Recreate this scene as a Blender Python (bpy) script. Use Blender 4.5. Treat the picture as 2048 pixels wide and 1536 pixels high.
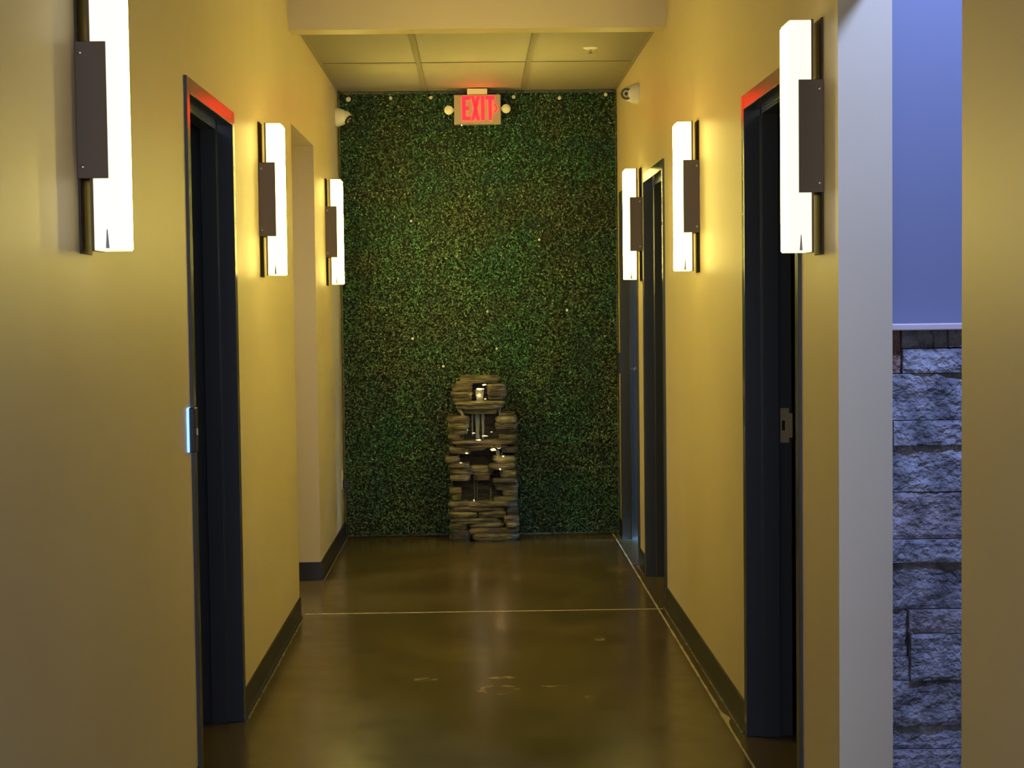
import bpy, bmesh, math, random
from mathutils import Vector, Matrix, noise
import numpy as np

random.seed(7)
rng = np.random.default_rng(7)
scene = bpy.context.scene
for o in list(bpy.data.objects):
    bpy.data.objects.remove(o)
COL = scene.collection

# ------------------------------------------------------------------ camera
F_PX = 3300.0
CAM = Vector((-0.0319, 0.0, 1.5138))
yaw, pitch, roll = 0.02180, -0.04815, -0.01215
fw = Vector((math.sin(yaw) * math.cos(pitch), math.cos(yaw) * math.cos(pitch), math.sin(pitch)))
rt0 = Vector((math.cos(yaw), -math.sin(yaw), 0))
up0 = rt0.cross(fw)
rt = rt0 * math.cos(roll) + up0 * math.sin(roll)
up = up0 * math.cos(roll) - rt0 * math.sin(roll)
cd = bpy.data.cameras.new('camera')
cd.sensor_width = 36.0
cd.lens = F_PX / 2048.0 * 36.0
cd.clip_start = 0.02
cam = bpy.data.objects.new('camera', cd)
COL.objects.link(cam)
m3 = Matrix((rt, up, -fw)).transposed()
cam.matrix_world = Matrix.Translation(CAM) @ m3.to_4x4()
scene.camera = cam

# ------------------------------------------------------------------ world, large lights, exposure
scene.view_settings.view_transform = 'Standard'
scene.view_settings.look = 'None'
scene.view_settings.gamma = 1.0
scene.view_settings.use_curve_mapping = False
scene.view_settings.exposure = 0.0

SCONCE_COLOR = (1.0, 0.79, 0.18)
SCONCE_FRONT = 118.0
SCONCE_SIDE = 5.2
WORLD_COLOR = (0.50, 0.57, 0.82)
WORLD_STRENGTH = 4.8
EXIT_STRENGTH = 14.0

w = bpy.data.worlds.new('daylight')
scene.world = w
w.use_nodes = True
w.node_tree.nodes['Background'].inputs[0].default_value = (*WORLD_COLOR, 1)
w.node_tree.nodes['Background'].inputs[1].default_value = WORLD_STRENGTH


def area_light(name, loc, target, size, size_y, color, energy):
    l = bpy.data.lights.new(name, 'AREA')
    l.shape = 'RECTANGLE'
    l.size = size
    l.size_y = size_y
    l.color = color
    l.energy = energy
    o = bpy.data.objects.new(name, l)
    COL.objects.link(o)
    o.location = loc
    o.rotation_euler = (Vector(target) - Vector(loc)).to_track_quat('-Z', 'Y').to_euler()
    return o


# daylight outside the closed door at the end of the corridor
area_light('daylight_outside_door', (2.1, 10.05, 1.0), (0.9, 10.05, 0.7), 1.2, 2.0, (0.22, 0.50, 1.0), 2000)
# cool ceiling lamp of the room with the stone wall
SIDE_LAMP = (1.60, 3.20, 3.22)
area_light('cool_ceiling_lamp', SIDE_LAMP, (1.20, 4.4, 1.0), 0.18, 0.18, (0.30, 0.43, 1.0), 100)
# added unseen lamp that brightens the side passage on the left
PASSAGE_FILL = (-2.1, 8.45, 2.33)
area_light('passage_fill_light', PASSAGE_FILL, (-2.1, 8.45, 0.0), 0.2, 0.2, (1.0, 0.92, 0.66), 16)


# ------------------------------------------------------------------ materials
def mat(name, base, rough=0.5, metal=0.0, spec=0.5, emit=None, estr=0.0):
    m = bpy.data.materials.new(name)
    m.use_nodes = True
    b = m.node_tree.nodes['Principled BSDF']
    b.inputs['Base Color'].default_value = (*base, 1)
    b.inputs['Roughness'].default_value = rough
    b.inputs['Metallic'].default_value = metal
    b.inputs['Specular IOR Level'].default_value = spec
    if emit:
        b.inputs['Emission Color'].default_value = (*emit, 1)
        b.inputs['Emission Strength'].default_value = estr
    return m


def nodes(m):
    nt = m.node_tree
    return nt, nt.nodes, nt.links, nt.nodes['Principled BSDF']


def noise_color(m, c1, c2, scale, detail=4, lo=0.35, hi=0.65, stretch=(1, 1, 1)):
    nt, N, L, b = nodes(m)
    tc = N.new('ShaderNodeTexCoord')
    mp = N.new('ShaderNodeMapping')
    mp.inputs['Scale'].default_value = stretch
    n = N.new('ShaderNodeTexNoise')
    n.inputs['Scale'].default_value = scale
    n.inputs['Detail'].default_value = detail
    r = N.new('ShaderNodeValToRGB')
    r.color_ramp.elements[0].position = lo
    r.color_ramp.elements[0].color = (*c1, 1)
    r.color_ramp.elements[1].position = hi
    r.color_ramp.elements[1].color = (*c2, 1)
    L.new(tc.outputs['Object'], mp.inputs[0])
    L.new(mp.outputs[0], n.inputs['Vector'])
    L.new(n.outputs['Fac'], r.inputs[0])
    L.new(r.outputs[0], b.inputs['Base Color'])
    return r, mp


def noise_bump(m, scale, strength, dist=0.01, detail=4, stretch=(1, 1, 1)):
    nt, N, L, b = nodes(m)
    tc = N.new('ShaderNodeTexCoord')
    mp = N.new('ShaderNodeMapping')
    mp.inputs['Scale'].default_value = stretch
    n = N.new('ShaderNodeTexNoise')
    n.inputs['Scale'].default_value = scale
    n.inputs['Detail'].default_value = detail
    bp = N.new('ShaderNodeBump')
    bp.inputs['Strength'].default_value = strength
    bp.inputs['Distance'].default_value = dist
    L.new(tc.outputs['Object'], mp.inputs[0])
    L.new(mp.outputs[0], n.inputs['Vector'])
    L.new(n.outputs['Fac'], bp.inputs['Height'])
    L.new(bp.outputs[0], b.inputs['Normal'])


M = {}
M['wall'] = mat('cream_wall_paint', (0.56, 0.475, 0.33), 0.42)
noise_color(M['wall'], (0.55, 0.455, 0.285), (0.59, 0.495, 0.315), 1.3)
noise_bump(M['wall'], 260, 0.06, 0.002)
M['blue_wall'] = mat('blue_wall_paint', (0.18, 0.185, 0.25), 0.5)
noise_bump(M['blue_wall'], 260, 0.05, 0.002)
M['dark_room'] = mat('darkened_paint', (0.05, 0.05, 0.05), 0.7)  # darkness of the unlit rooms put into the wall colour
M['ceil_tile'] = mat('ceiling_tile', (0.30, 0.27, 0.21), 0.8)
noise_bump(M['ceil_tile'], 420, 0.25, 0.002)
M['tee'] = mat('ceiling_grid_metal', (0.25, 0.22, 0.155), 0.45)
M['base'] = mat('dark_rubber_base', (0.020, 0.020, 0.020), 0.33)
M['frame'] = mat('charcoal_gloss_paint', (0.046, 0.052, 0.062), 0.19, spec=0.6)
noise_bump(M['frame'], 90, 0.03, 0.002)
M['leaf'] = mat('charcoal_door_paint', (0.014, 0.015, 0.015), 0.35)
M['bronze'] = mat('dark_bronze_metal', (0.12, 0.085, 0.045), 0.36, metal=0.5)
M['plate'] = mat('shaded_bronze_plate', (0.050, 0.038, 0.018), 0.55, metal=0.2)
M['steel'] = mat('brushed_steel', (0.55, 0.52, 0.46), 0.32, metal=1.0)
M['brass'] = mat('worn_strike_metal', (0.34, 0.27, 0.14), 0.4, metal=0.2)
M['glow'] = mat('lit_acrylic', (0.9, 0.9, 0.85), 0.3, emit=SCONCE_COLOR, estr=SCONCE_SIDE)
M['glow_front'] = mat('front_fill_glow', (0.9, 0.9, 0.85), 0.3, emit=SCONCE_COLOR, estr=SCONCE_FRONT)  # added stronger front glow, fills the corridor with ambient light
# glow of the two nearest sconces turned down to imitate vignetting
M['glow_vignette'] = mat('vignetted_acrylic', (0.7, 0.7, 0.68), 0.3, emit=(1.0, 0.90, 0.56), estr=1.3)
M['glow_vignette_front'] = mat('vignetted_front_fill', (0.9, 0.9, 0.85), 0.3, emit=SCONCE_COLOR, estr=24.0)
M['clip'] = mat('grey_clip', (0.45, 0.45, 0.50), 0.5)
M['white'] = mat('white_plastic', (0.72, 0.69, 0.60), 0.35)
M['sign_face'] = mat('glow_tinted_plastic', (0.36, 0.29, 0.23), 0.45)  # white housing; tint of the letter glow and dimming put into its colour
M['black'] = mat('black_plastic', (0.010, 0.010, 0.011), 0.28)
M['lens'] = mat('lens_glass', (0.02, 0.02, 0.025), 0.06)
M['lamp_glass'] = mat('emergency_lamp_glass', (0.75, 0.70, 0.60), 0.12)
M['red_glow'] = mat('red_lit_letter', (0.4, 0.01, 0.01), 0.4, emit=(1.0, 0.0015, 0.004), estr=EXIT_STRENGTH)
M['blue_led'] = mat('blue_led', (0.1, 0.2, 0.5), 0.4, emit=(0.12, 0.38, 1.0), estr=5.0)
M['red_led'] = mat('pilot_led', (0.5, 0.2, 0.2), 0.4, emit=(1.0, 0.55, 0.5), estr=4.0)
M['fount_glint'] = mat('lit_splash_glow', (0.8, 0.7, 0.5), 0.4, emit=(1.0, 0.86, 0.55), estr=1.1)  # emission paints lit splashes and glints on the water
M['joint'] = mat('pale_joint_filler', (0.46, 0.39, 0.26), 0.7)
noise_color(M['joint'], (0.34, 0.28, 0.17), (0.56, 0.49, 0.34), 60)
M['caulk'] = mat('smeared_caulk', (0.20, 0.17, 0.11), 0.6)
noise_color(M['caulk'], (0.05, 0.042, 0.026), (0.30, 0.26, 0.17), 30)
M['water'] = mat('running_water', (0.75, 0.80, 0.82), 0.05)
_b = M['water'].node_tree.nodes['Principled BSDF']
_b.inputs['Transmission Weight'].default_value = 0.85
_b.inputs['IOR'].default_value = 1.33
noise_bump(M['water'], 90, 0.6, 0.01)
M['cap'] = mat('painted_sill', (0.62, 0.50, 0.46), 0.4)

# slate of the fountain
M['slate'] = mat('layered_slate_resin', (0.09, 0.07, 0.04), 0.38)
noise_color(M['slate'], (0.045, 0.040, 0.030), (0.29, 0.25, 0.155), 9, 6, 0.36, 0.66, (1, 1, 5))
noise_bump(M['slate'], 26, 0.9, 0.02, 6, (1, 1, 5))
for i, (a, b_) in enumerate([((0.020, 0.020, 0.018), (0.080, 0.078, 0.070)), ((0.050, 0.048, 0.026), (0.30, 0.27, 0.13)), ((0.060, 0.046, 0.034), (0.26, 0.20, 0.14)),
                             ((0.012, 0.012, 0.012), (0.040, 0.038, 0.034))]):  # last tone darkens the core to paint in recess shade
    m = mat('slate_tone_%d' % i, a, 0.22 if i == 3 else 0.42)
    noise_color(m, a, b_, 9, 6, 0.38, 0.68, (1, 1, 5))
    noise_bump(m, 26, 0.9, 0.02, 6, (1, 1, 5))
    M['slate%d' % i] = m
# grey split-face stone
for i, (a, b_) in enumerate([((0.15, 0.15, 0.16), (0.46, 0.44, 0.46)), ((0.12, 0.11, 0.115), (0.38, 0.35, 0.36)),
                             ((0.17, 0.14, 0.14), (0.46, 0.40, 0.40)), ((0.26, 0.13, 0.08), (0.50, 0.33, 0.24))]):
    m = mat('split_stone_%d' % i, a, 0.55)
    noise_color(m, a, b_, 14, 8)
    noise_bump(m, 55, 1.0, 0.03, 10)
    M['stone%d' % i] = m
M['stone_back'] = mat('stone_mortar', (0.07, 0.05, 0.04), 0.9)

# leaves of the green wall: colour of each leaf stored with it
m = mat('boxwood_leaf', (0.03, 0.08, 0.02), 0.38)
nt, N, L, b = nodes(m)
at = N.new('ShaderNodeAttribute')
at.attribute_name = 'leaf_color'
L.new(at.outputs['Color'], b.inputs['Base Color'])
M['leafage'] = m
M['hedge_back'] = mat('hedge_backing', (0.008, 0.014, 0.006), 0.8)

# polished concrete with ring stains
m = mat('polished_concrete', (0.05, 0.037, 0.018), 0.2, spec=0.5)
M['floor'] = m
nt, N, L, b = nodes(m)
ramp, mp = noise_color(m, (0.070, 0.050, 0.017), (0.130, 0.097, 0.040), 2.2, 8, 0.3, 0.72)
tc = N.new('ShaderNodeTexCoord')


def stain(cx, cy, rx, ry, r0, width):
    mpn = N.new('ShaderNodeMapping')
    mpn.inputs['Location'].default_value = (-cx / rx, -cy / ry, 0)
    mpn.inputs['Scale'].default_value = (1 / rx, 1 / ry, 0)
    L.new(tc.outputs['Object'], mpn.inputs[0])
    ln = N.new('ShaderNodeVectorMath'); ln.operation = 'LENGTH'
    L.new(mpn.outputs[0], ln.inputs[0])
    s = N.new('ShaderNodeMath'); s.operation = 'SUBTRACT'; s.inputs[1].default_value = r0
    L.new(ln.outputs['Value'], s.inputs[0])
    a = N.new('ShaderNodeMath'); a.operation = 'ABSOLUTE'
    L.new(s.outputs[0], a.inputs[0])
    r = N.new('ShaderNodeMapRange')
    r.inputs['From Min'].default_value = 0.0
    r.inputs['From Max'].default_value = width
    r.inputs['To Min'].default_value = 1.0
    r.inputs['To Max'].default_value = 0.0
    L.new(a.outputs[0], r.inputs['Value'])
    return r.outputs[0]


STAINS = [(0.037, 6.433, 0.080, 0.080, 0.85, 0.40), (-0.249, 6.628, 0.062, 0.055, 0.45, 0.65), (0.060, 6.64, 0.085, 0.045, 0.4, 0.6),
          (0.512, 7.378, 0.045, 0.07, 0.3, 0.7), (0.391, 6.283, 0.035, 0.06, 0.3, 0.6), (0.265, 6.476, 0.09, 0.025, 0.3, 0.6),
          (0.066, 7.742, 0.04, 0.08, 0.3, 0.6), (0.17, 9.078, 0.05, 0.12, 0.3, 0.6), (0.771, 9.295, 0.09, 0.16, 0.3, 0.7)]
acc = None
for s_ in STAINS:
    o_ = stain(*s_)
    if acc is None:
        acc = o_
    else:
        mx = N.new('ShaderNodeMath'); mx.operation = 'MAXIMUM'
        L.new(acc, mx.inputs[0]); L.new(o_, mx.inputs[1])
        acc = mx.outputs[0]
sn = N.new('ShaderNodeTexNoise'); sn.inputs['Scale'].default_value = 18; sn.inputs['Detail'].default_value = 6
L.new(tc.outputs['Object'], sn.inputs['Vector'])
mr = N.new('ShaderNodeMapRange'); mr.inputs['From Min'].default_value = 0.38; mr.inputs['From Max'].default_value = 0.7
L.new(sn.outputs['Fac'], mr.inputs['Value'])
mu = N.new('ShaderNodeMath'); mu.operation = 'MULTIPLY'
L.new(acc, mu.inputs[0]); L.new(mr.outputs[0], mu.inputs[1])
mixc = N.new('ShaderNodeMix'); mixc.data_type = 'RGBA'
mixc.inputs['B'].default_value = (0.30, 0.24, 0.13, 1)
L.new(mu.outputs[0], mixc.inputs['Factor'])
L.new(ramp.outputs[0], mixc.inputs['A'])
L.new(mixc.outputs['Result'], b.inputs['Base Color'])
rn = N.new('ShaderNodeTexNoise'); rn.inputs['Scale'].default_value = 7; rn.inputs['Detail'].default_value = 5
L.new(tc.outputs['Object'], rn.inputs['Vector'])
rr = N.new('ShaderNodeMapRange'); rr.inputs['To Min'].default_value = 0.14; rr.inputs['To Max'].default_value = 0.30
L.new(rn.outputs['Fac'], rr.inputs['Value'])
L.new(rr.outputs[0], b.inputs['Roughness'])
noise_bump(m, 60, 0.05, 0.003, 6)


# ------------------------------------------------------------------ mesh helpers
class MB:
    def __init__(s):
        s.v = []; s.f = []

    def box(s, x0, x1, y0, y1, z0, z1):
        n = len(s.v)
        s.v += [(x0, y0, z0), (x1, y0, z0), (x1, y1, z0), (x0, y1, z0), (x0, y0, z1), (x1, y0, z1), (x1, y1, z1), (x0, y1, z1)]
        s.f += [tuple(n + i for i in q) for q in ((0, 3, 2, 1), (4, 5, 6, 7), (0, 1, 5, 4), (1, 2, 6, 5), (2, 3, 7, 6), (3, 0, 4, 7))]
        return s

    def prism(s, pts, axis, a0, a1):
        """pts: closed polygon in the two other axes (in axis order)"""
        n = len(s.v); k = len(pts)
        for a in (a0, a1):
            for p in pts:
                c = list(p); c.insert(axis, a); s.v.append(tuple(c))
        s.f.append(tuple(n + i for i in range(k)))
        s.f.append(tuple(n + k + i for i in reversed(range(k))))
        for i in range(k):
            j = (i + 1) % k
            s.f.append((n + i, n + k + i, n + k + j, n + j))
        return s

    def lathe(s, prof, origin, direction, seg=24):
        """prof: list of (radius, distance along direction); ends are capped"""
        d = Vector(direction).normalized()
        a = d.orthogonal().normalized(); c = d.cross(a)
        o = Vector(origin); n = len(s.v)
        for r, h in prof:
            for i in range(seg):
                t = 2 * math.pi * i / seg
                s.v.append(tuple(o + d * h + a * (r * math.cos(t)) + c * (r * math.sin(t))))
        for k in range(len(prof) - 1):
            for i in range(seg):
                j = (i + 1) % seg
                s.f.append((n + k * seg + i, n + k * seg + j, n + (k + 1) * seg + j, n + (k + 1) * seg + i))
        s.f.append(tuple(n + i for i in reversed(range(seg))))
        e = n + (len(prof) - 1) * seg
        s.f.append(tuple(e + i for i in range(seg)))
        return s

    def build(s, name, material, parent=None, bevel=0.0, smooth=False, seg=2):
        me = bpy.data.meshes.new(name)
        me.from_pydata(s.v, [], s.f)
        bm = bmesh.new(); bm.from_mesh(me)
        bmesh.ops.recalc_face_normals(bm, faces=bm.faces)
        if bevel:
            bmesh.ops.bevel(bm, geom=[e for e in bm.edges if e.is_manifold and e.calc_face_angle(0) > 0.6], offset=bevel,
                            segments=seg, profile=0.5, affect='EDGES', clamp_overlap=True)
        bm.to_mesh(me); bm.free()
        if smooth:
            for p in me.polygons:
                p.use_smooth = True
            me.set_sharp_from_angle(angle=math.radians(40))
        me.materials.append(M[material])
        o = bpy.data.objects.new(name, me)
        COL.objects.link(o)
        if parent:
            o.parent = parent
            o.matrix_parent_inverse = parent.matrix_basis.inverted()
        return o


def tag(o, label=None, cat=None, group=None, kind=None):
    if label: o['label'] = label
    if cat: o['category'] = cat
    if group: o['group'] = group
    if kind: o['kind'] = kind
    return o


def empty(name, loc=(0, 0, 0)):
    o = bpy.data.objects.new(name, None)
    o.empty_display_size = 0.1
    o.location = loc
    COL.objects.link(o)
    return o


def structure(name, mb, material, label, cat, bevel=0.0):
    return tag(mb.build(name, material, None, bevel), label, cat, kind='structure')


# ------------------------------------------------------------------ dimensions of the corridor
HW = 0.905            # half width
T = 0.14              # wall thickness
D = 10.84             # end wall
HC = 2.90             # tile ceiling
HT = 3.55             # high ceiling near the camera
Y0 = -0.9             # open end behind the camera
DOOR_H = 2.22
OPEN_H = 2.395
L_DOOR = (5.05, 6.04)
L_OPEN = (8.00, 9.10)
R_OPEN = (3.16, 4.24)
R1 = (4.72, 5.715)
R2 = (8.115, 9.11)
R3 = (9.45, 10.57)

# ------------------------------------------------------------------ floor
fl = structure('floor', MB().box(-3.6, 3.6, -3.5, 11.2, -0.12, 0.0), 'floor',
               'dark brown polished concrete floor running down the corridor', 'floor')


def strip(pts_w, z0, z1):
    """pts_w: list of (x, y, half width vector x, half width vector y)"""
    mb = MB(); n = len(pts_w)
    for x, y, hx, hy in pts_w:
        mb.v += [(x - hx, y - hy, z0), (x + hx, y + hy, z0), (x + hx * .8, y + hy * .8, z1), (x - hx * .8, y - hy * .8, z1)]
    for i in range(n - 1):
        a = 4 * i; c = a + 4
        for j in range(4):
            k = (j + 1) % 4
            mb.f.append((a + j, a + k, c + k, c + j))
    mb.f.append((0, 1, 2, 3)); mb.f.append((4 * n - 1, 4 * n - 2, 4 * n - 3, 4 * n - 4))
    return mb


pts = []
for i in range(420):
    y = 2.0 + (10.77 - 2.0) * i / 419
    hwid = 0.0045 + 0.0025 * noise.noise((y * 9, 0.3, 0)) + 0.0015 * noise.noise((y * 40, 1.3, 0))
    off = 0.0
    g = math.exp(-((y - 5.93) / 0.055) ** 2)
    hwid += 0.009 * g; off += 0.008 * g
    pts.append((0.8555 + off + 0.0012 * noise.noise((y * 14, 5, 0)), y, max(hwid, 0.002), 0))
strip(pts, 0.0, 0.0012).build('joint_line', 'joint', fl)
pts = []
for i in range(160):
    x = -0.89 + 1.77 * i / 159
    pts.append((x, 8.098 - 0.012 * i / 159 + 0.002 * noise.noise((x * 8, 2, 0)), 0, 0.0055 + 0.002 * noise.noise((x * 20, 7, 0))))
strip(pts, 0.0, 0.0010).build('joint_line', 'joint', fl)


# ------------------------------------------------------------------ walls
def wall_boxes(side, holes, y0, y1):
    """wall with holes (ya, yb, height)"""
    mb = MB(); y = y0
    xs = (-HW - T, -HW) if side < 0 else (HW, HW + T)
    for a, b_, h in holes:
        if a > y: mb.box(*xs, y, a, 0, HT)
        mb.box(*xs, a, b_, h, HT)
        y = b_
    mb.box(*xs, y, y1, 0, HT)
    return mb


structure('wall_left', wall_boxes(-1, [(*L_DOOR, DOOR_H), (*L_OPEN, OPEN_H)], Y0, D), 'wall',
          'cream painted corridor wall on the left with a dark doorway and a side passage', 'wall')
structure('wall_right', wall_boxes(1, [(*R_OPEN, OPEN_H), (*R1, DOOR_H), (*R2, DOOR_H), (*R3, DOOR_H)], Y0, D), 'wall',
          'cream painted corridor wall on the right with three dark door frames', 'wall')
structure('wall_far', MB().box(-3.4, 3.4, D, D + 0.14, 0, HT), 'wall', 'end wall of the corridor behind the leafy green panel', 'wall')
structure('wall_bulkhead', MB().box(-HW, HW, 7.99, 8.13, 2.838, HT), 'wall',
          'cream drywall bulkhead crossing the corridor above the tiled ceiling', 'wall')
structure('ceiling_entry', MB().box(-HW - T, HW + T, Y0, 8.13, HT, HT + 0.1), 'dark_room',  # unseen ceiling, coloured dark to keep bounce off the upper walls
          'unseen high ceiling over the near end of the corridor, darkened to cut bounce light', 'ceiling')

# rooms behind the doorways
def room(name, x0, x1, y0, y1, h, open_side, material, label):
    t = 0.08; mb = MB()
    if open_side != 'x0': mb.box(x0 - t, x0, y0 - t, y1 + t, 0, h)
    if open_side != 'x1': mb.box(x1, x1 + t, y0 - t, y1 + t, 0, h)
    mb.box(x0, x1, y0 - t, y0, 0, h)
    mb.box(x0, x1, y1, y1 + t, 0, h)
    mb.box(x0 - (t if open_side != 'x0' else 0), x1 + (t if open_side != 'x1' else 0), y0 - t, y1 + t, h, h + t)
    return structure(name, mb, material, label, 'room')


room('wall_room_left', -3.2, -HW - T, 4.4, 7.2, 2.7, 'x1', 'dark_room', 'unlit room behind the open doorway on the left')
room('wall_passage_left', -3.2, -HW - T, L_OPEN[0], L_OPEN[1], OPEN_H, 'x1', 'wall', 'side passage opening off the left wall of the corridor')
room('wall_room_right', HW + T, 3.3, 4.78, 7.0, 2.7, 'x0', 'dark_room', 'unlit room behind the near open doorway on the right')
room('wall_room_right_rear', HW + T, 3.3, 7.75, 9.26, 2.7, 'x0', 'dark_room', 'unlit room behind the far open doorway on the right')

# ------------------------------------------------------------------ room with the stone wall, right of the camera
SY = 4.50     # stone face
structure('wall_side_room', MB().box(HW + T, 3.5, SY + 0.03, SY + 0.17, 1.43, 3.3), 'blue_wall',
          'blue wall above the stone facing in the side room', 'wall')
mb = MB()
mb.box(3.42, 3.5, 0.9, SY + 0.03, 0, 3.3); mb.box(HW + T, 3.42, 0.9, 0.98, 0, 3.3)
mb.box(HW + T, 3.5, 0.9, SY + 0.17, 3.3, 3.38)
structure('wall_side_room_shell', mb, 'wall', 'plain painted walls and ceiling closing the side room', 'wall')
pl_ = empty('unseen_downlight', PASSAGE_FILL)  # housing added for the passage fill lamp
tag(pl_, 'added round housing of the unseen fill lamp in the left side passage', 'ceiling lamp')
MB().lathe([(0.13, 0.0), (0.13, 0.045), (0.11, 0.05)], (PASSAGE_FILL[0], PASSAGE_FILL[1], OPEN_H), (0, 0, -1), 32).build('housing', 'white', pl_, smooth=True)
dl = empty('unseen_downlight', SIDE_LAMP)
tag(dl, 'small round downlight in the ceiling of the blue side room', 'ceiling lamp')
x_, y_, z_ = SIDE_LAMP
MB().lathe([(0.15, 0.0), (0.15, 0.055), (0.12, 0.0601)], (x_, y_, 3.3), (0, 0, -1), 32).build('housing', 'white', dl, smooth=True)

ws = structure('wall_stone', MB().box(HW + T, 3.42, SY + 0.03, SY + 0.17, 0, 1.43), 'stone_back',
               'grey split-face stone facing on the lower part of the side room wall', 'wall')
MB().box(HW + T, 3.42, SY - 0.048, SY + 0.05, 1.4305, 1.4485).build('sill_cap', 'cap', ws, 0.003)


def stone(x0, x1, z0, z1, proud, mi, seed):
    nx = max(3, int((x1 - x0) / 0.011)); nz = max(3, int((z1 - z0) / 0.011))
    nx = min(nx, 26); nz = min(nz, 12)
    g = 0.0012; x0 += g; x1 -= g; z0 += g; z1 -= g
    mb = MB(); idx = {}
    yb = SY + 0.03
    for i in range(nx + 1):
        for j in range(nz + 1):
            x = x0 + (x1 - x0) * i / nx; z = z0 + (z1 - z0) * j / nz
            e = min(i, nx - i, j, nz - j)
            p = Vector((x * 16 + seed * 3.1, z * 16, seed))
            d = proud * 1.5 + 0.006 * noise.noise(p) + 0.0045 * noise.noise(p * 2.7) + 0.003 * noise.noise(p * 6.1)
            d += 0.010 * max(0, noise.noise(p * 0.45 + Vector((4, 1, 9)))) - (0.0035 if e == 0 else 0)
            # broken upper edge of some stones
            br = 0.012 * max(0.0, noise.noise((x * 9 + seed, seed * 2.0, 1)) - 0.05)
            if z1 - z < 0.02: d -= br
            idx[i, j] = len(mb.v); mb.v.append((x, yb - 0.012 - max(d, 0.002), z))
    for i in range(nx):
        for j in range(nz):
            a, b_, c, e = idx[i, j], idx[i + 1, j], idx[i + 1, j + 1], idx[i, j + 1]
            if (i + j) % 2:
                mb.f += [(a, b_, c), (a, c, e)]
            else:
                mb.f += [(a, b_, e), (b_, c, e)]
    ring = [(i, 0) for i in range(nx)] + [(nx, j) for j in range(nz)] + [(i, nz) for i in range(nx, 0, -1)] + [(0, j) for j in range(nz, 0, -1)]
    back = {}
    for k in ring:
        v = mb.v[idx[k]]; back[k] = len(mb.v); mb.v.append((v[0], yb, v[2]))
    for k in range(len(ring)):
        a, c = ring[k], ring[(k + 1) % len(ring)]
        mb.f.append((idx[a], back[a], back[c], idx[c]))
    return mb.build('stone', 'stone%d' % mi, ws)


XL = HW + T + 0.002
XE = 1.3530
# measured stone columns and rows -> metres on the stone face
SX = lambda c_: 1.1037 + 0.0013863 * (c_ - 1780)
SZ = lambda r_: 1.4439 + -0.0013895 * (r_ - 650)
ST = [  # x0, x1, top row, bottom row (photo rows), proud, material
    (XL, SX(1803), 652, 745, 0.008, 3), (SX(1804), SX(1895), 652, 696, 0.012, 0), (SX(1895), XE, 652, 695, 0.022, 1),
    (SX(1804), XE, 696, 745, 0.020, 0), (XL, XE + .1, 745, 838, 0.014, 0), (XL, SX(1785), 838, 888, 0.001, 1),
    (SX(1785), XE + .04, 838, 888, 0.022, 0), (XL, XE, 888, 981, 0.012, 0), (XL, XE + .08, 981, 1075, 0.010, 2),
    (XL, XE, 1075, 1122, 0.016, 0), (XL, XE + .05, 1122, 1216, 0.006, 1), (XL, SX(1817), 1216, 1311, 0.003, 1),
    (XL, SX(1820), 1311, 1358, 0.006, 1), (SX(1817), XE + .02, 1216, 1263, 0.018, 2), (SX(1820), XE + .07, 1263, 1358, 0.020, 0),
    (XL, XE, 1358, 1450, 0.012, 1), (XL, XE + .06, 1450, 1498, 0.004, 0), (XL, XE, 1498, 1592, 0.012, 1),
    (XL, XE + .1, 1592, 1640, 0.008, 0)]
k = 0
for x0, x1, ya, yb_, pr, mi in ST:
    stone(x0, x1, SZ(yb_), SZ(ya), pr, mi, k); k += 1
rows = [(652, 696), (696, 745), (745, 838), (838, 888), (888, 981), (981, 1075), (1075, 1122), (1122, 1216), (1216, 1263),
        (1263, 1358), (1358, 1450), (1450, 1498), (1498, 1592), (1592, 1640)]
row_end = [XE, XE, XE + .1, XE + .04, XE, XE + .08, XE, XE + .05, XE + .02, XE + .07, XE, XE + .06, XE, XE + .1]
for (ya, yb_), x in zip(rows, row_end):
    while x < 2.4:
        x1 = min(x + random.choice([0.18, 0.24, 0.32, 0.4]), 2.55)
        stone(x, x1, SZ(yb_), SZ(ya), random.uniform(0.003, 0.022), random.choice([0, 0, 1, 1, 2]), k); k += 1
        x = x1


# ------------------------------------------------------------------ baseboards
def baseboard(side, segs, name, label):
    mb = MB()
    for y0, y1 in segs:
        # coved profile: thin top, toe at the floor
        pr = [(0, 0), (0.016, 0), (0.011, 0.008), (0.008, 0.02), (0.007, 0.098), (0.004, 0.103), (0, 0.103)]
        pp = [(side * (HW - u), z) for u, z in pr]
        n = len(mb.v); kk = len(pp)
        for y in (y0, y1):
            mb.v += [(p[0], y, p[1]) for p in pp]
        mb.f.append(tuple(n + i for i in range(kk))); mb.f.append(tuple(n + kk + i for i in reversed(range(kk))))
        for i in range(kk):
            j = (i + 1) % kk
            mb.f.append((n + i, n + kk + i, n + kk + j, n + j))
    o = structure(name, mb, 'base', label, 'baseboard')
    for y0, y1 in segs:
        if y1 < 3: continue
        n = int((y1 - y0) / 0.025) + 2; pts = []
        for i in range(n):
            y = y0 + (y1 - y0) * i / (n - 1)
            hw_ = max(0.0008, 0.0028 + 0.0035 * noise.noise((y * 11, side * 3.0, 0)))
            pts.append((side * (HW - 0.018), y, hw_, 0))
        strip(pts, 0.0, 0.002).build('caulk_line', 'caulk', o)
    return o


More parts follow.
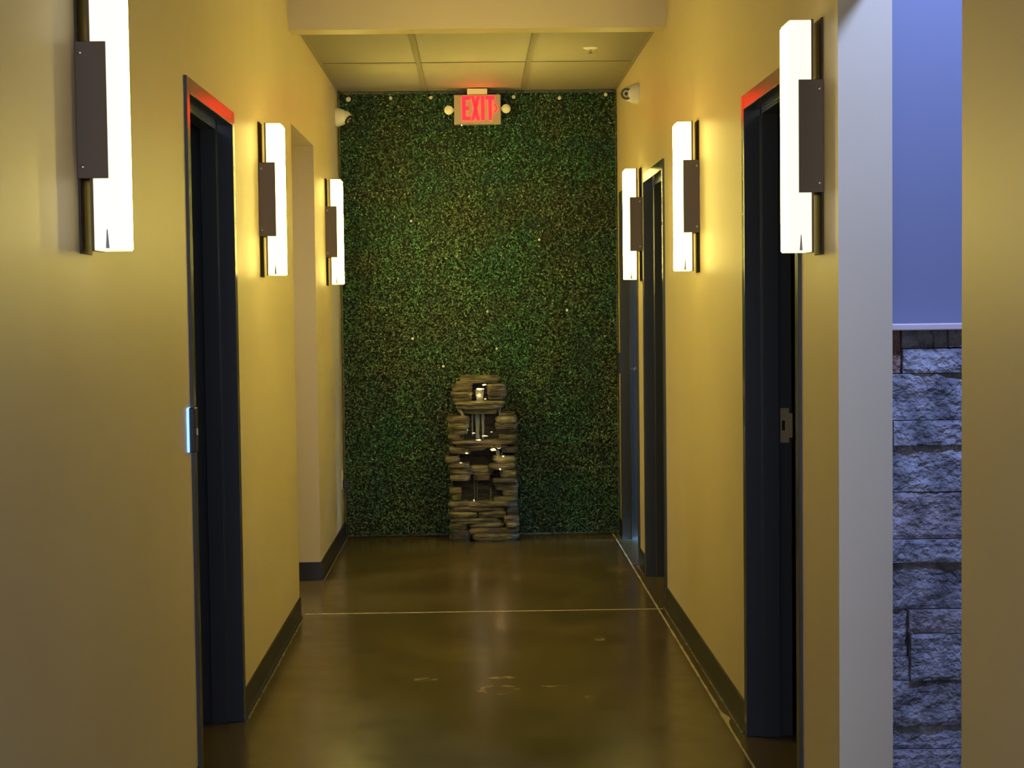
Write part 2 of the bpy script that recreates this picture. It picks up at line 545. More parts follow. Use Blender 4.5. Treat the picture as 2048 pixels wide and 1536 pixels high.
bl = baseboard(-1, [(Y0, L_DOOR[0]), (L_DOOR[1], L_OPEN[0]), (L_OPEN[1], D - 0.05)], 'baseboard_left',
               'dark rubber baseboard along the left corridor wall')
br_ = baseboard(1, [(Y0, R_OPEN[0]), (R_OPEN[1], R1[0]), (R1[1], R2[0]), (R2[1], R3[0]), (R3[1], D - 0.05)], 'baseboard_right',
                'dark rubber baseboard along the right corridor wall')
MB().box(-3.1, -HW, L_OPEN[1] - 0.008, L_OPEN[1], 0, 0.103).build('passage_base', 'base', bl)
MB().box(-3.1, -HW, L_OPEN[0], L_OPEN[0] + 0.008, 0, 0.103).build('passage_base', 'base', bl)

# ------------------------------------------------------------------ tiled ceiling
ce = empty('ceiling', (0, 9.5, HC))
tag(ce, 'suspended ceiling of pale rectangular tiles over the far end of the corridor', 'ceiling', kind='structure')
tx = [-HW, -0.337, 0.292, HW]
ty = [8.13, 8.335, 9.55, 10.76, D]
for i in range(3):
    for j in range(4):
        MB().box(tx[i] + 0.004, tx[i + 1] - 0.004, ty[j] + 0.004, ty[j + 1] - 0.004, HC + 0.006, HC + 0.022).build('ceiling_tile', 'ceil_tile', ce, 0.003)
for x in tx[1:3]:
    MB().box(x - 0.012, x + 0.012, 8.13, D, HC - 0.001, HC + 0.005).build('main_tee', 'tee', ce)
for y in ty[1:4]:
    for i in range(3):
        MB().box(tx[i] + (0.012 if i else 0), tx[i + 1] - (0.012 if i < 2 else 0), y - 0.012, y + 0.012, HC + 0.001, HC + 0.005).build('cross_tee', 'tee', ce)
for s in (-1, 1):
    xa, xb = sorted((s * HW, s * (HW - 0.022)))
    MB().box(xa, xb, 8.13, D, HC - 0.001, HC + 0.004).build('wall_angle', 'tee', ce)
MB().box(-HW, HW, 8.13, D, HC + 0.03, HC + 0.1).build('ceiling_void', 'dark_room', ce)


# ------------------------------------------------------------------ doors
def P(side, u):
    """world x of a point u metres out of the wall face into the corridor"""
    return side * (HW - u)


PROF = [(0.010, 0), (0.010, 0.05), (-0.048, 0.05), (-0.048, 0.066), (-0.106, 0.066), (-0.106, 0.05), (-0.152, 0.05), (-0.152, 0)]


def door_frame(name, side, y0, y1, label):
    d = empty(name, (side * HW, (y0 + y1) / 2, 0))
    tag(d, label, 'door', kind='structure')
    MB().prism([(P(side, u), y0 + t) for u, t in PROF], 2, 0.0, DOOR_H).build('jamb', 'frame', d, 0.0022)
    MB().prism([(P(side, u), y1 - t) for u, t in PROF], 2, 0.0, DOOR_H).build('jamb', 'frame', d, 0.0022)
    MB().prism([(P(side, u), DOOR_H - t) for u, t in PROF], 1, y0 + 0.0502, y1 - 0.0502).build('head', 'frame', d, 0.0022)
    return d


def lever(parent, x, y, z, dirx, diry, diru):
    """rose plate on the leaf, spindle and lever; dirx = outward normal, diru = along the leaf"""
    n = Vector(dirx); u = Vector(diru); o = Vector((x, y, z))
    h = MB().lathe([(0.032, 0), (0.032, 0.006), (0.028, 0.01)], o, n, 24).build('handle_rose', 'steel', parent, smooth=True)
    mb = MB().lathe([(0.010, 0.008), (0.010, 0.05)], o, n, 16)
    mb.lathe([(0.010, -0.012), (0.011, 0.0), (0.009, 0.10), (0.007, 0.118)], o + n * 0.052, u, 16)
    mb.build('lever_handle', 'steel', parent, smooth=True)


def hinge(parent, x, y, z):
    MB().lathe([(0.007, -0.05), (0.007, 0.05)], (x, y, z), (0, 0, 1), 12).build('hinge', 'steel', parent, smooth=True)


# left doorway: leaf swung open into the room, hinged on its far side
d1 = door_frame('door_1', -1, *L_DOOR, 'dark open doorway with charcoal metal frame on the left wall')
lf = MB().box(P(-1, -0.155) - 0.89, P(-1, -0.158), L_DOOR[1] - 0.052 - 0.044, L_DOOR[1] - 0.052, 0.008, 2.165).build('door_leaf', 'leaf', d1, 0.002)
lever(lf, P(-1, -0.155) - 0.83, L_DOOR[1] - 0.096, 1.02, (0, -1, 0), 0, (1, 0, 0))
for z in (0.25, 1.1, 1.95):
    hinge(lf, P(-1, -0.156) , L_DOOR[1] - 0.101, z)
# near right doorway: leaf swung into the room on the near side, strike plate on the far jamb
d2 = door_frame('door_2', 1, *R1, 'dark open doorway near the stone-walled room, strike plate on its jamb')
lf = MB().box(P(1, -0.158), P(1, -0.155) + 0.89, R1[0] + 0.066, R1[0] + 0.11, 0.008, 2.165).build('door_leaf', 'leaf', d2, 0.002)
for z in (0.25, 1.1, 1.95):
    hinge(lf, P(1, -0.156), R1[0] + 0.115, z)
ys = R1[1] - 0.05 - 0.0025
zc = 1.085
mb = MB()
# strike plate with a D-shaped hole, built as four bars round it, and a bent lip
x0, x1 = P(1, -0.112), P(1, -0.142)
hx0, hx1, hz = P(1, -0.117), P(1, -0.128), 0.017
mb.box(x0, x1, ys, ys + 0.0022, zc + hz, zc + 0.060); mb.box(x0, x1, ys, ys + 0.0022, zc - 0.060, zc - hz)
mb.box(x0, hx0, ys, ys + 0.0022, zc - hz, zc + hz); mb.box(hx1, x1, ys, ys + 0.0022, zc - hz, zc + hz)
mb.box(x1, x1 + 0.012, ys, ys + 0.0022, zc - 0.042, zc + 0.042)
sp = mb.build('strike_plate', 'brass', d2)
MB().box(hx0, hx1, ys + 0.001, ys + 0.0022, zc - hz, zc + hz).build('bolt_hole', 'black', sp)
for dz in (-0.052, 0.052):
    MB().lathe([(0.004, 0), (0.003, 0.0012)], ((x0 + x1) / 2, ys, zc + dz), (0, -1, 0), 12).build('screw', 'steel', sp)
# far right doorway
d3 = door_frame('door_3', 1, *R2, 'dark open doorway with charcoal metal frame on the far right wall')
lf = MB().box(P(1, -0.158), P(1, -0.155) + 0.89, R2[1] - 0.096, R2[1] - 0.052, 0.008, 2.165).build('door_leaf', 'leaf', d3, 0.002)
for z in (0.25, 1.1, 1.95):
    hinge(lf, P(1, -0.156), R2[1] - 0.101, z)
# closed door beside the green wall, daylight leaking round it
d4 = door_frame('door_4', 1, *R3, 'closed charcoal door beside the leafy wall with daylight leaking under it')
lf = MB().box(P(1, -0.153), P(1, -0.109), R3[0] + 0.052, R3[1] - 0.074, 0.024, 2.166).build('door_leaf', 'leaf', d4, 0.002)
lever(lf, P(1, -0.109), R3[1] - 0.135, 1.10, (-1, 0, 0), 0, (0, -1, 0))
# vestibule outside that door
room('wall_vestibule', HW + T + 0.02, 3.2, 9.42, 10.75, 2.5, 'x0', 'wall', 'pale daylit lobby outside the closed end door')


# ------------------------------------------------------------------ wall sconces
def make_sconce():
    r = empty('wall_sconce', (0, 0, 0))
    MB().box(0, 0.005, -0.050, 0.050, -0.315, 0.315).build('back_plate', 'plate', r, 0.001)
    br = MB()
    br.box(0.0052, 0.0260, -0.0544, 0.0544, -0.148, 0.148)
    bracket = br.build('bracket', 'bronze', r)
    for s in (-1, 1):
        ya, yb2 = sorted((s * 0.0545, s * 0.0575))
        pl = MB().box(0.0, 0.068, ya, yb2, -0.15, 0.15).build('side_plate', 'bronze', r, 0.001)
        for z in (-0.125, 0.125):
            MB().lathe([(0.0048, 0), (0.0045, 0.0015), (0.0025, 0.003)], (0.012, s * 0.0575, z), (0, s, 0), 14).build('screw', 'steel', pl, smooth=True)
    MB().box(0.0262, 0.0322, -0.0505, 0.0505, -0.310, 0.310).build('tray', 'bronze', r)
    # lit acrylic bar, rounded at its outer top edge
    pr = [(0.0324, -0.308), (0.096, -0.308)]
    for i in range(7):
        t = math.pi / 2 * i / 6
        pr.append((0.096 - 0.009 + 0.009 * math.cos(t), 0.308 - 0.009 + 0.009 * math.sin(t)))
    pr.append((0.0324, 0.308))
    dif = MB().prism(pr, 1, -0.050, 0.050).build('diffuser', 'glow', r, 0.002)
    MB().box(0.0962, 0.0980, -0.047, 0.047, -0.304, 0.296).build('front_lens', 'glow_front', dif)  # extra glowing face added for fill light
    MB().prism([(0.058, -0.304), (0.066, -0.304), (0.0625, -0.262), (0.0605, -0.262)], 1, -0.0535, -0.0502).build('clip', 'clip', dif)
    MB().prism([(0.058, -0.304), (0.066, -0.304), (0.0625, -0.262), (0.0605, -0.262)], 1, 0.0502, 0.0535).build('clip', 'clip', dif)
    return r


def copy_tree(o, parent=None):
    c = o.copy(); COL.objects.link(c)
    if parent: c.parent = parent
    for ch in list(o.children): copy_tree(ch, c)
    return c


SC = [(-1, 3.735, 'lit acrylic sconce nearest the camera on the left wall, its top cut off'),
      (-1, 6.815, 'lit sconce on the left wall between the dark doorway and the side passage'),
      (-1, 9.805, 'farthest lit sconce on the left wall, past the side passage by the leafy wall'),
      (1, 4.465, 'large lit sconce on the right wall beside the blue side room opening'),
      (1, 6.905, 'lit sconce on the right wall midway between the two open doorways'),
      (1, 9.262, 'farthest lit sconce on the right wall, just before the closed door')]
proto = make_sconce()
trees = [proto] + [copy_tree(proto) for _ in SC[1:]]
for r, (side, y, lab) in zip(trees, SC):
    r.location = (side * HW, y, 1.953)
    r.rotation_euler.z = 0 if side < 0 else math.pi
    if y < 5:
        dif = [c for c in r.children if c.name.startswith('diffuser')][0]
        for o_, mn in [(dif, 'glow_vignette')] + [(c, 'glow_vignette_front') for c in dif.children if c.name.startswith('front_lens')]:
            o_.material_slots[0].link = 'OBJECT'
            o_.material_slots[0].material = M[mn]
    tag(r, lab, 'wall lamp', 'lit vertical wall sconces along the corridor')

# ------------------------------------------------------------------ green wall
hd = empty('artificial_hedge', (0, D - 0.05, 0))
tag(hd, 'dense green artificial boxwood panel covering the end wall', 'green wall')
MB().box(-HW + 0.012, HW - 0.012, D - 0.055, D - 0.002, 0.012, 2.884).build('hedge_backing', 'hedge_back', hd)
NL = 52000
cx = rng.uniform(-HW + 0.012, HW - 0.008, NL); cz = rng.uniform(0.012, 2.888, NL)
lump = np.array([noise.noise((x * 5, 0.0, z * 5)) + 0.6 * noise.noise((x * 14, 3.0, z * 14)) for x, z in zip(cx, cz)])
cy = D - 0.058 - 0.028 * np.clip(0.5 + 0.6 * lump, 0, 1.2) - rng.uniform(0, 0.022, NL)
hue = np.array([noise.noise((x * 2.6, 8.0, z * 2.6)) + 0.5 * noise.noise((x * 7, 5.0, z * 7)) for x, z in zip(cx, cz)])
ln_ = rng.uniform(0.006, 0.0115, NL); wd = ln_ * rng.uniform(0.42, 0.6, NL)
nrm = np.stack([rng.normal(0, .55, NL), -np.ones(NL), rng.normal(0.25, .55, NL)], 1); nrm /= np.linalg.norm(nrm, axis=1)[:, None]
rv = rng.normal(0, 1, (NL, 3)); ax = np.cross(nrm, rv); ax /= np.linalg.norm(ax, axis=1)[:, None]
bx = np.cross(nrm, ax)
c = np.stack([cx, cy, cz], 1)
v = np.empty((NL, 4, 3))
v[:, 0] = c - ax * ln_[:, None]
v[:, 1] = c + bx * wd[:, None] + nrm * (wd * 0.35)[:, None]
v[:, 2] = c + ax * ln_[:, None]
v[:, 3] = c - bx * wd[:, None] + nrm * (wd * 0.35)[:, None]
v[:, :, 0] = np.clip(v[:, :, 0], -HW + 0.003, HW - 0.003)
v[:, :, 1] = np.minimum(v[:, :, 1], D - 0.003)
v[:, :, 2] = np.clip(v[:, :, 2], 0.004, HC - 0.004)
tri = (np.arange(NL)[:, None] * 4 + np.array([0, 1, 2, 0, 2, 3])[None]).reshape(-1, 3)
me = bpy.data.meshes.new('foliage')
me.from_pydata(v.reshape(-1, 3).tolist(), [], tri.tolist())
green = np.array([0.042, 0.150, 0.068]); olive = np.array([0.082, 0.118, 0.052]); deep = np.array([0.024, 0.110, 0.085]); pale = np.array([0.30, 0.36, 0.24])
t = np.clip(0.5 + 1.1 * hue, 0, 1)[:, None]
col = olive * (1 - t) + green * t
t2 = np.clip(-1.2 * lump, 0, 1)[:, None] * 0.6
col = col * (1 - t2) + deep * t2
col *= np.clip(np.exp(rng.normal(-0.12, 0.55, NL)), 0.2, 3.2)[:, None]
pk = rng.random(NL) < 0.012
col[pk] = pale * rng.uniform(0.5, 1.2, (pk.sum(), 1))  # pale colour stands in for light reflecting off some leaves
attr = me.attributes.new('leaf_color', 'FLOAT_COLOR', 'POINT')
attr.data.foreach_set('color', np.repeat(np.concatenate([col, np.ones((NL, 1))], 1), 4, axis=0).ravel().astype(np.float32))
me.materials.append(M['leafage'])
fo = bpy.data.objects.new('foliage', me); COL.objects.link(fo)
fo.parent = hd; fo.matrix_parent_inverse = hd.matrix_basis.inverted(); fo['kind'] = 'stuff'
for x, z, r in [(-0.83, 2.846, 0.016), (-0.558, 2.853, 0.011), (-0.299, 2.852, 0.011), (0.235, 2.852, 0.012), (0.531, 2.842, 0.012), (0.83, 2.862, 0.012),
                (-0.438, 2.061, 0.008), (0.39, 1.931, 0.008), (0.049, 1.47, 0.008), (0.565, 1.473, 0.009), (0.105, 1.228, 0.008), (-0.243, 1.118, 0.009), (-0.44, 1.30, 0.009)]:
    MB().lathe([(r, 0), (r, 0.003), (r * .6, 0.006), (r * .3, 0.0055), (r * .28, 0.003)], (x, D - 0.116, z), (0, -1, 0), 16).build('fixing_button', 'white', hd, smooth=True)

# ------------------------------------------------------------------ exit sign
EX, EY, EZ = 0.0, 10.655, 2.766
ex = empty('exit_sign', (EX, EY, HC))
tag(ex, 'lit red EXIT sign with two emergency lamp heads hanging before the leafy wall', 'exit sign')
MB().box(EX - 0.150, EX + 0.150, EY, EY + 0.055, EZ - 0.095, EZ + 0.095).build('housing', 'sign_face', ex, 0.004)
MB().box(EX - 0.065, EX + 0.065, EY + 0.006, EY + 0.05, EZ + 0.095, HC + 0.0005).build('canopy', 'white', ex, 0.003)
s = 0.022   # stroke
zt, zb = EZ + 0.083, EZ - 0.070
zm = (zt + zb) / 2


def letter(name, polys):
    mb = MB()
    for q in polys:
        mb.prism(q, 1, EY - 0.004, EY + 0.001)
    return mb.build(name, 'red_glow', ex)


def rect(x0, x1, z0, z1): return [(x0, z0), (x1, z0), (x1, z1), (x0, z1)]


xe = EX - 0.098
letter('letter_e', [rect(xe, xe + s, zb, zt), rect(xe + s, xe + 0.052, zt - s, zt), rect(xe + s, xe + 0.044, zm - s / 2, zm + s / 2), rect(xe + s, xe + 0.052, zb, zb + s)])
xx = EX - 0.040; wx = 0.056
letter('letter_x', [[(xx, zb), (xx + 0.020, zb), (xx + wx, zt), (xx + wx - 0.020, zt)],
                    [(xx, zt), (xx + 0.020, zt), (xx + wx / 2 + 0.006, zm + 0.012), (xx + wx / 2 - 0.008, zm + 0.0)],
                    [(xx + wx, zb), (xx + wx - 0.020, zb), (xx + wx / 2 - 0.006, zm - 0.012), (xx + wx / 2 + 0.008, zm)]])
xi = EX + 0.024
letter('letter_i', [rect(xi, xi + s * .9, zb, zt)])
xt = EX + 0.052
letter('letter_t', [rect(xt, xt + 0.058, zt - s, zt), rect(xt + 0.020, xt + 0.020 + s * .85, zb, zt - s)])
xc = EX + 0.103; 
letter('arrow_chevron', [[(xc, zm + 0.028), (xc + 0.010, zm + 0.028), (xc + 0.028, zm), (xc + 0.018, zm)],
                         [(xc, zm - 0.028), (xc + 0.010, zm - 0.028), (xc + 0.028, zm), (xc + 0.018, zm)]])
MB().lathe([(0.004, 0), (0.004, 0.004), (0.002, 0.006)], (EX - 0.102, EY + 0.02, EZ - 0.095), (0, 0, -1), 12).build('pilot_light', 'red_led', ex)
for sgn, dz in ((-1, 0.0), (1, 0.006)):
    hx = EX + sgn * 0.183
    neck = MB().lathe([(0.010, 0), (0.010, 0.022)], (EX + sgn * 0.148, EY + 0.026, EZ + dz), (sgn, 0, 0), 12).build('lamp_neck', 'white', ex, smooth=True)
    prof = [(0.012, -0.034), (0.022, -0.026), (0.028, -0.012), (0.029, 0.004), (0.029, 0.012)]
    hdm = MB().lathe(prof, (hx, EY + 0.026, EZ + dz), (0.1 * sgn, -1, -0.15), 24).build('lamp_head', 'white', ex, smooth=True)
    MB().lathe([(0.026, 0.010), (0.022, 0.017), (0.010, 0.021)], (hx, EY + 0.026, EZ + dz), (0.1 * sgn, -1, -0.15), 24).build('lamp_lens', 'lamp_glass', hdm, smooth=True)


# ------------------------------------------------------------------ security cameras
def turret(side, y, z, look, label):
    r = empty('security_camera', (side * HW, y, z))
    tag(r, label, 'camera')
    n = Vector((-side, 0, 0)); o = Vector((side * HW, y, z))
    MB().lathe([(0.060, 0.0), (0.060, 0.020), (0.056, 0.026)], o, n, 32).build('mount_base', 'white', r, smooth=True)
    MB().lathe([(0.055, 0.0262), (0.052, 0.040), (0.044, 0.056), (0.034, 0.066)], o, n, 32).build('socket', 'white', r, smooth=True)
    c = o + n * 0.060; lk = Vector(look).normalized()
    ball = [(0.041 * math.sin(math.radians(a)), -0.041 * math.cos(math.radians(a))) for a in (15, 30, 50, 70, 90, 110, 125)]
    bl_ = MB().lathe(ball + [(0.0365, 0.0265)], c, lk, 32).build('eyeball', 'white', r, smooth=True)
    MB().lathe([(0.0335, 0.027), (0.0335, 0.033)], c, lk, 28).build('face_plate', 'black', bl_, smooth=True)
    MB().lathe([(0.019, 0.031), (0.019, 0.035), (0.013, 0.036)], c, lk, 24).build('lens_ring', 'clip', bl_, smooth=True)
    MB().lathe([(0.012, 0.033), (0.010, 0.038), (0.004, 0.040)], c, lk, 20).build('lens', 'lens', bl_, smooth=True)
    return r


turret(1, 9.335, 2.690, (-0.42, -1.0, -0.12), 'white turret security camera on the right wall facing down the corridor')
turret(-1, 10.635, 2.722, (0.9, -0.35, -0.75), 'white turret security camera on the left wall beside the leafy panel')

# ------------------------------------------------------------------ sprinkler, outlet, card readers
sk = empty('fire_sprinkler', (0.614, 9.03, HC))
tag(sk, 'small fire sprinkler head in the far ceiling tile on the right', 'sprinkler')
MB().lathe([(0.042, -0.008), (0.042, 0.000), (0.030, 0.006), (0.014, 0.008)], (0.614, 9.03, HC), (0, 0, -1), 28).build('escutcheon', 'white', sk, smooth=True)
MB().lathe([(0.006, 0.008), (0.006, 0.026)], (0.614, 9.03, HC), (0, 0, -1), 12).build('stem', 'steel', sk, smooth=True)
MB().lathe([(0.011, 0.0261), (0.012, 0.029)], (0.614, 9.03, HC), (0, 0, -1), 16).build('deflector', 'steel', sk, smooth=True)

ol = empty('wall_outlet', (-HW, 10.62, 0.40))
tag(ol, 'pale wall outlet plate near the floor beside the leafy wall', 'outlet')
MB().box(-HW, -HW + 0.006, 10.585, 10.655, 0.340, 0.455).build('cover_plate', 'white', ol, 0.002)
MB().box(-HW + 0.0061, -HW + 0.009, 10.603, 10.637, 0.405, 0.440).build('socket', 'white', ol, 0.002)
pa = empty('power_adapter', (-HW, 10.62, 0.37))
tag(pa, 'black plug adapter stuck in the outlet beside the leafy wall', 'power adapter')
MB().box(-HW + 0.0062, -HW + 0.050, 10.598, 10.642, 0.346, 0.396).build('adapter_body', 'black', pa, 0.004)
MB().lathe([(0.004, 0), (0.004, 0.03)], (-HW + 0.03, 10.62, 0.346), (0, 0, -1), 10).build('strain_relief', 'black', pa)

rd = empty('card_reader', (-HW, 5.02, 1.15))
tag(rd, 'slim black card reader with blue glow beside the left doorway', 'card reader')
MB().box(-HW + 0.004, -HW + 0.024, 4.993, 5.043, 1.078, 1.214).build('reader_body', 'black', rd, 0.004)
MB().box(-HW, -HW + 0.0039, 4.985, 5.041, 1.080, 1.212).build('glow_plate', 'blue_led', rd)
MB().box(-HW + 0.0242, -HW + 0.026, 5.010, 5.026, 1.130, 1.150).build('indicator', 'clip', rd)
rd2 = empty('card_reader', (HW, 10.64, 1.13))
tag(rd2, 'slim black card reader between the closed door and the leafy wall', 'card reader')
MB().box(HW - 0.022, HW - 0.003, 10.60, 10.65, 1.065, 1.195).build('reader_body', 'black', rd2, 0.004)
MB().box(HW - 0.0029, HW, 10.603, 10.647, 1.068, 1.192).build('back_plate', 'clip', rd2)

# ------------------------------------------------------------------ slate fountain
FYB = 10.705   # back
fn = empty('slate_fountain', (0.0, 10.62, 0))
tag(fn, 'tiered stacked-slate water fountain standing against the leafy wall', 'fountain')


def fxx(px): return (px - 966.2) * 0.00321
def fzz(py): return max(0.0, (1083.0 - py) * 0.00320)


def slab(px0, px1, py0, py1, depth, seed, name='slate_slab', yc=None, tilt=0.0, n=26, layers=5, parent=fn, taper=0.0, tone='slate'):
    x0, x1 = fxx(px0), fxx(px1); z1, z0 = fzz(py0), fzz(py1)
    cx_ = (x0 + x1) / 2; hw_ = (x1 - x0) / 2
    yb = FYB if yc is None else yc
    cy_ = yb - depth / 2; hd_ = depth / 2
    mb = MB(); rs = random.Random(seed)
    # outline that goes along nearly straight facets with broken corners
    rad = []
    for i in range(n):
        a = 2 * math.pi * i / n
        ca, sa = math.cos(a), math.sin(a)
        e = 0.38
        rad.append((math.copysign(abs(ca) ** e, ca) * (1 + rs.uniform(-.07, .02)), math.copysign(abs(sa) ** e, sa) * (1 + rs.uniform(-.14, .02))))
    for k_ in range(layers + 1):
        f = k_ / layers
        sc = 1 - 0.10 * abs(2 * f - 1) ** 2 - taper * (1 - f) - rs.uniform(0, 0.05)
        for i in range(n):
            j_ = 1 + rs.uniform(-0.02, 0.012)
            x = cx_ + rad[i][0] * hw_ * (sc * j_)
            y = cy_ + rad[i][1] * hd_ * (sc * j_)
            z = z0 + (z1 - z0) * f + (rs.uniform(-.1, .1) * (z1 - z0) / layers if 0 < k_ else 0) + tilt * rad[i][0] * hw_
            mb.v.append((x, min(y, FYB + 0.01), max(z, 0.0)))
    for k_ in range(layers):
        for i in range(n):
            j = (i + 1) % n
            mb.f.append((k_ * n + i, k_ * n + j, (k_ + 1) * n + j, (k_ + 1) * n + i))
    mb.f.append(tuple(reversed(range(n))))
    mb.f.append(tuple(layers * n + i for i in range(n)))
    return mb.build(name, tone, parent)


slab(914, 1010, 795, 880, 0.10, 1, 'rock_core', tone='slate3')
slab(904, 1032, 870, 1078, 0.10, 3, 'rock_core', tone='slate3')
slab(914, 1010, 760, 800, 0.09, 2, 'rock_core', tone='slate3')
SL = [  # px0, px1, top, bottom, depth, tilt
    (921, 1007, 752, 766, 0.17, -0.0), (914, 952, 762, 772, 0.17, 0.05), (905, 951, 769, 782, 0.20, 0.0), (904, 950, 781, 793, 0.19, 0.02),
    (906, 948, 791, 803, 0.17, 0.0), (976, 1017, 768, 781, 0.20, 0.0), (977, 1019, 780, 792, 0.19, -0.02), (978, 1015, 791, 803, 0.17, 0.0),
    (908, 1018, 802, 811, 0.21, 0.0), (913, 1014, 809, 818, 0.20, 0.0), (928, 1004, 817, 828, 0.17, 0.0),
    (896, 944, 832, 845, 0.22, 0.0), (897, 943, 844, 858, 0.21, 0.02), (899, 940, 856, 868, 0.19, 0.0),
    (993, 1038, 833, 846, 0.22, 0.03), (991, 1040, 845, 858, 0.21, 0.0), (994, 1038, 856, 868, 0.19, 0.0), (1000, 1034, 826, 834, 0.17, 0.0),
    (897, 932, 866, 880, 0.18, 0.0), (998, 1038, 866, 880, 0.18, 0.0),
    (898, 1040, 881, 889, 0.22, 0.0), (912, 1024, 888, 896, 0.21, 0.0),
    (898, 946, 895, 907, 0.20, -0.06), (890, 924, 911, 925, 0.21, 0.0), (926, 975, 893, 902, 0.20, 0.05),
    (1004, 1040, 894, 906, 0.19, 0.0), (984, 1037, 912, 926, 0.20, 0.0), (976, 1034, 925, 940, 0.19, 0.04), (1000, 1037, 939, 956, 0.18, 0.0),
    (897, 944, 925, 938, 0.21, 0.0), (899, 948, 936, 949, 0.20, -0.08), (900, 944, 948, 961, 0.20, 0.0), (938, 992, 932, 950, 0.16, 0.0), (948, 984, 948, 962, 0.15, 0.0),
    (985, 1040, 957, 968, 0.21, 0.0), (989, 1040, 967, 981, 0.19, 0.0), (899, 926, 975, 990, 0.18, 0.0), (904, 926, 989, 1004, 0.18, 0.0), (1004, 1039, 980, 995, 0.18, 0.0),
    (984, 1040, 994, 1006, 0.20, 0.05), (895, 940, 1002, 1013, 0.22, 0.0), (930, 1040, 1004, 1014, 0.22, 0.0),
    (897, 1020, 1013, 1024, 0.215, 0.0), (1012, 1039, 1013, 1032, 0.21, 0.0), (896, 960, 1023, 1037, 0.22, 0.0), (955, 1016, 1023, 1036, 0.215, 0.0),
    (897, 1008, 1036, 1046, 0.225, 0.0), (1005, 1040, 1031, 1047, 0.22, 0.0), (898, 938, 1045, 1062, 0.225, 0.0), (934, 1012, 1045, 1056, 0.22, 0.0),
    (1010, 1040, 1046, 1058, 0.225, 0.0), (930, 1041, 1056, 1068, 0.225, 0.0), (897, 944, 1061, 1083, 0.23, 0.0), (940, 1040, 1067, 1083, 0.23, 0.0)]
for i, (a, b_, c_, d_, dep, tl) in enumerate(SL):
    slab(a, b_, c_, d_, dep, 100 + i, tilt=tl, layers=3, n=22, tone=['slate', 'slate1', 'slate2', 'slate0', 'slate1', 'slate'][(i * 7 + i // 3) % 6])


def splash_glow(px, py, y, w_=0.012, h_=0.004, seed=0):
    """ragged glowing patch that paints in lit, splashing water"""
    x, z = fxx(px), fzz(py); rs = random.Random(seed + int(px * 7 + py)); n = 9
    out = [(x + w_ * math.cos(2 * math.pi * i / n) * rs.uniform(.45, 1.1), z + h_ * math.sin(2 * math.pi * i / n) * rs.uniform(.5, 1.2)) for i in range(n)]
    return MB().prism(out, 1, y, y + 0.006).build('lit_splash', 'fount_glint', fn)


def led_lamp(px, py, y, energy, color):
    l = bpy.data.lights.new('fountain_lamp', 'POINT')
    l.energy = energy; l.color = color; l.shadow_soft_size = 0.008
    o = bpy.data.objects.new('fountain_lamp', l); COL.objects.link(o)
    o.location = (fxx(px), y, fzz(py)); o.parent = fn; o.matrix_parent_inverse = fn.matrix_basis.inverted()


def stream(px, py0, py1, y, w_, seed, dx=0.0):
    n = 8; mb = MB(); rs = random.Random(seed)
    for i in range(n + 1):
        f = i / n
        x = fxx(px) + dx * f + rs.uniform(-.0012, .0012); z = fzz(py0 + (py1 - py0) * f); h = w_ * (1 - 0.3 * f) * rs.uniform(.85, 1.1)
        yy = y - 0.012 * (1 - (1 - f) ** 2)
        mb.v += [(x - h, yy, z), (x, yy - 0.003, z), (x + h, yy, z), (x, yy + 0.003, z)]
    for i in range(n):
        for j in range(4):
            k_ = (j + 1) % 4
            mb.f.append((4 * i + j, 4 * i + k_, 4 * i + 4 + k_, 4 * i + 4 + j))
    mb.f.append((0, 1, 2, 3)); mb.f.append((4 * n + 3, 4 * n + 2, 4 * n + 1, 4 * n))
    return mb.build('water_stream', 'water', fn, smooth=True)


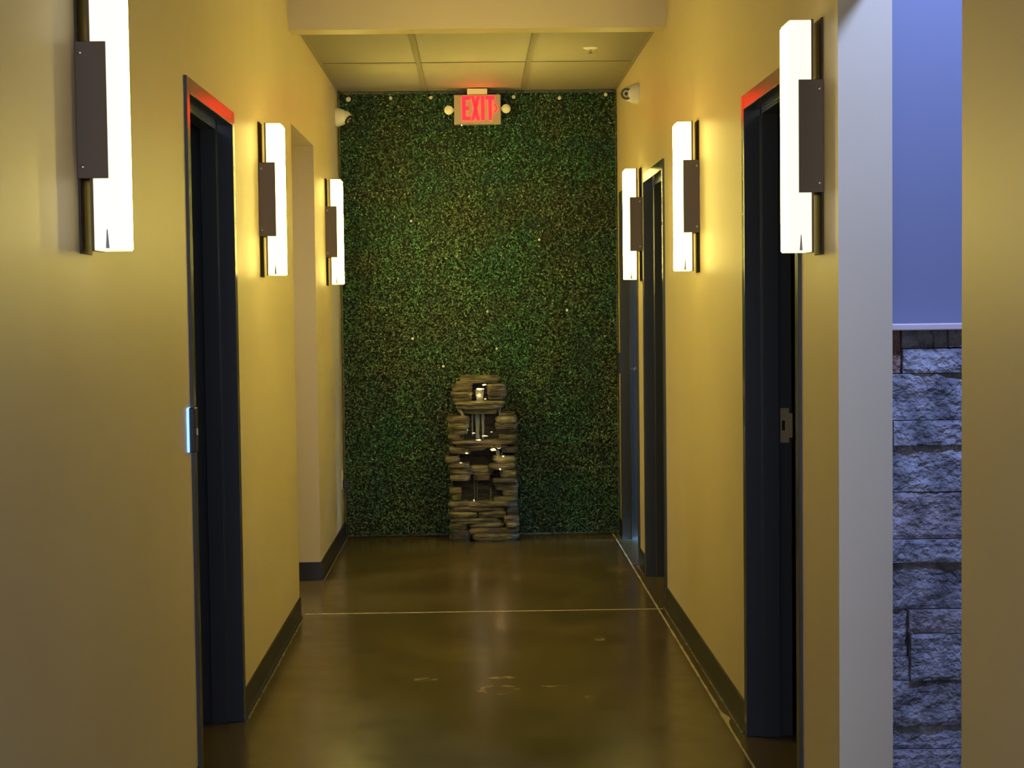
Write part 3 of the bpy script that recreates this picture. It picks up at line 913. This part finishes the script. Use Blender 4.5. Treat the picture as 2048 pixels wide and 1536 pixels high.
def pool(px0, px1, py, y0, y1, seed):
    n = 20; mb = MB(); rs = random.Random(seed)
    x0, x1 = fxx(px0), fxx(px1); z = fzz(py)
    for zz in (z - 0.006, z):
        for i in range(n):
            a = 2 * math.pi * i / n; r_ = rs.uniform(.9, 1.05)
            mb.v.append(((x0 + x1) / 2 + (x1 - x0) / 2 * math.cos(a) * r_, (y0 + y1) / 2 + (y1 - y0) / 2 * math.sin(a) * r_, zz + rs.uniform(-.001, .001)))
    mb.f.append(tuple(reversed(range(n)))); mb.f.append(tuple(n + i for i in range(n)))
    for i in range(n):
        mb.f.append((i, (i + 1) % n, n + (i + 1) % n, n + i))
    return mb.build('water_pool', 'water', fn)


splash_glow(964, 778, 10.545, 0.030, 0.007); splash_glow(972, 770, 10.565, 0.016, 0.008); splash_glow(974, 798, 10.535, 0.008, 0.004)
splash_glow(960, 879, 10.500, 0.020, 0.005); splash_glow(972, 872, 10.530, 0.022, 0.004); splash_glow(950, 866, 10.54, 0.010, 0.003); splash_glow(937, 860, 10.55, 0.008, 0.004); splash_glow(919, 840, 10.50, 0.010, 0.002)
splash_glow(988, 899, 10.505, 0.026, 0.009); splash_glow(1000, 896, 10.515, 0.014, 0.006); splash_glow(1008, 912, 10.500, 0.010, 0.005); splash_glow(1002, 938, 10.500, 0.008, 0.006); splash_glow(986, 864, 10.53, 0.008, 0.003)
splash_glow(949, 1000, 10.500, 0.004, 0.008); splash_glow(924, 924, 10.49, 0.014, 0.004); splash_glow(936, 905, 10.50, 0.012, 0.004)
led_lamp(962, 790, 10.535, 0.10, (1.0, 0.62, 0.25)); led_lamp(1000, 918, 10.470, 0.09, (1.0, 0.62, 0.32)); led_lamp(962, 866, 10.49, 0.06, (1.0, 0.85, 0.6))
led_lamp(950, 990, 10.50, 0.02, (1.0, 0.7, 0.4))
stream(963, 780, 803, 10.560, 0.030, 1)
stream(922, 818, 833, 10.545, 0.014, 2, 0.03); stream(1003, 816, 835, 10.545, 0.008, 3)
stream(958, 826, 878, 10.580, 0.016, 4); stream(969, 826, 878, 10.580, 0.010, 5); stream(948, 828, 872, 10.585, 0.006, 6)
stream(921, 896, 922, 10.535, 0.003, 7, -0.012); stream(1006, 906, 957, 10.545, 0.004, 8, 0.012); stream(997, 900, 940, 10.545, 0.012, 9, 0.02)
stream(950, 950, 1002, 10.575, 0.003, 10); stream(956, 952, 1002, 10.575, 0.002, 11); stream(983, 978, 1003, 10.56, 0.0035, 12)
pool(936, 996, 801.5, 10.54, 10.64, 1); pool(926, 1000, 880.5, 10.54, 10.66, 2); pool(925, 985, 1003.5, 10.53, 10.64, 3)
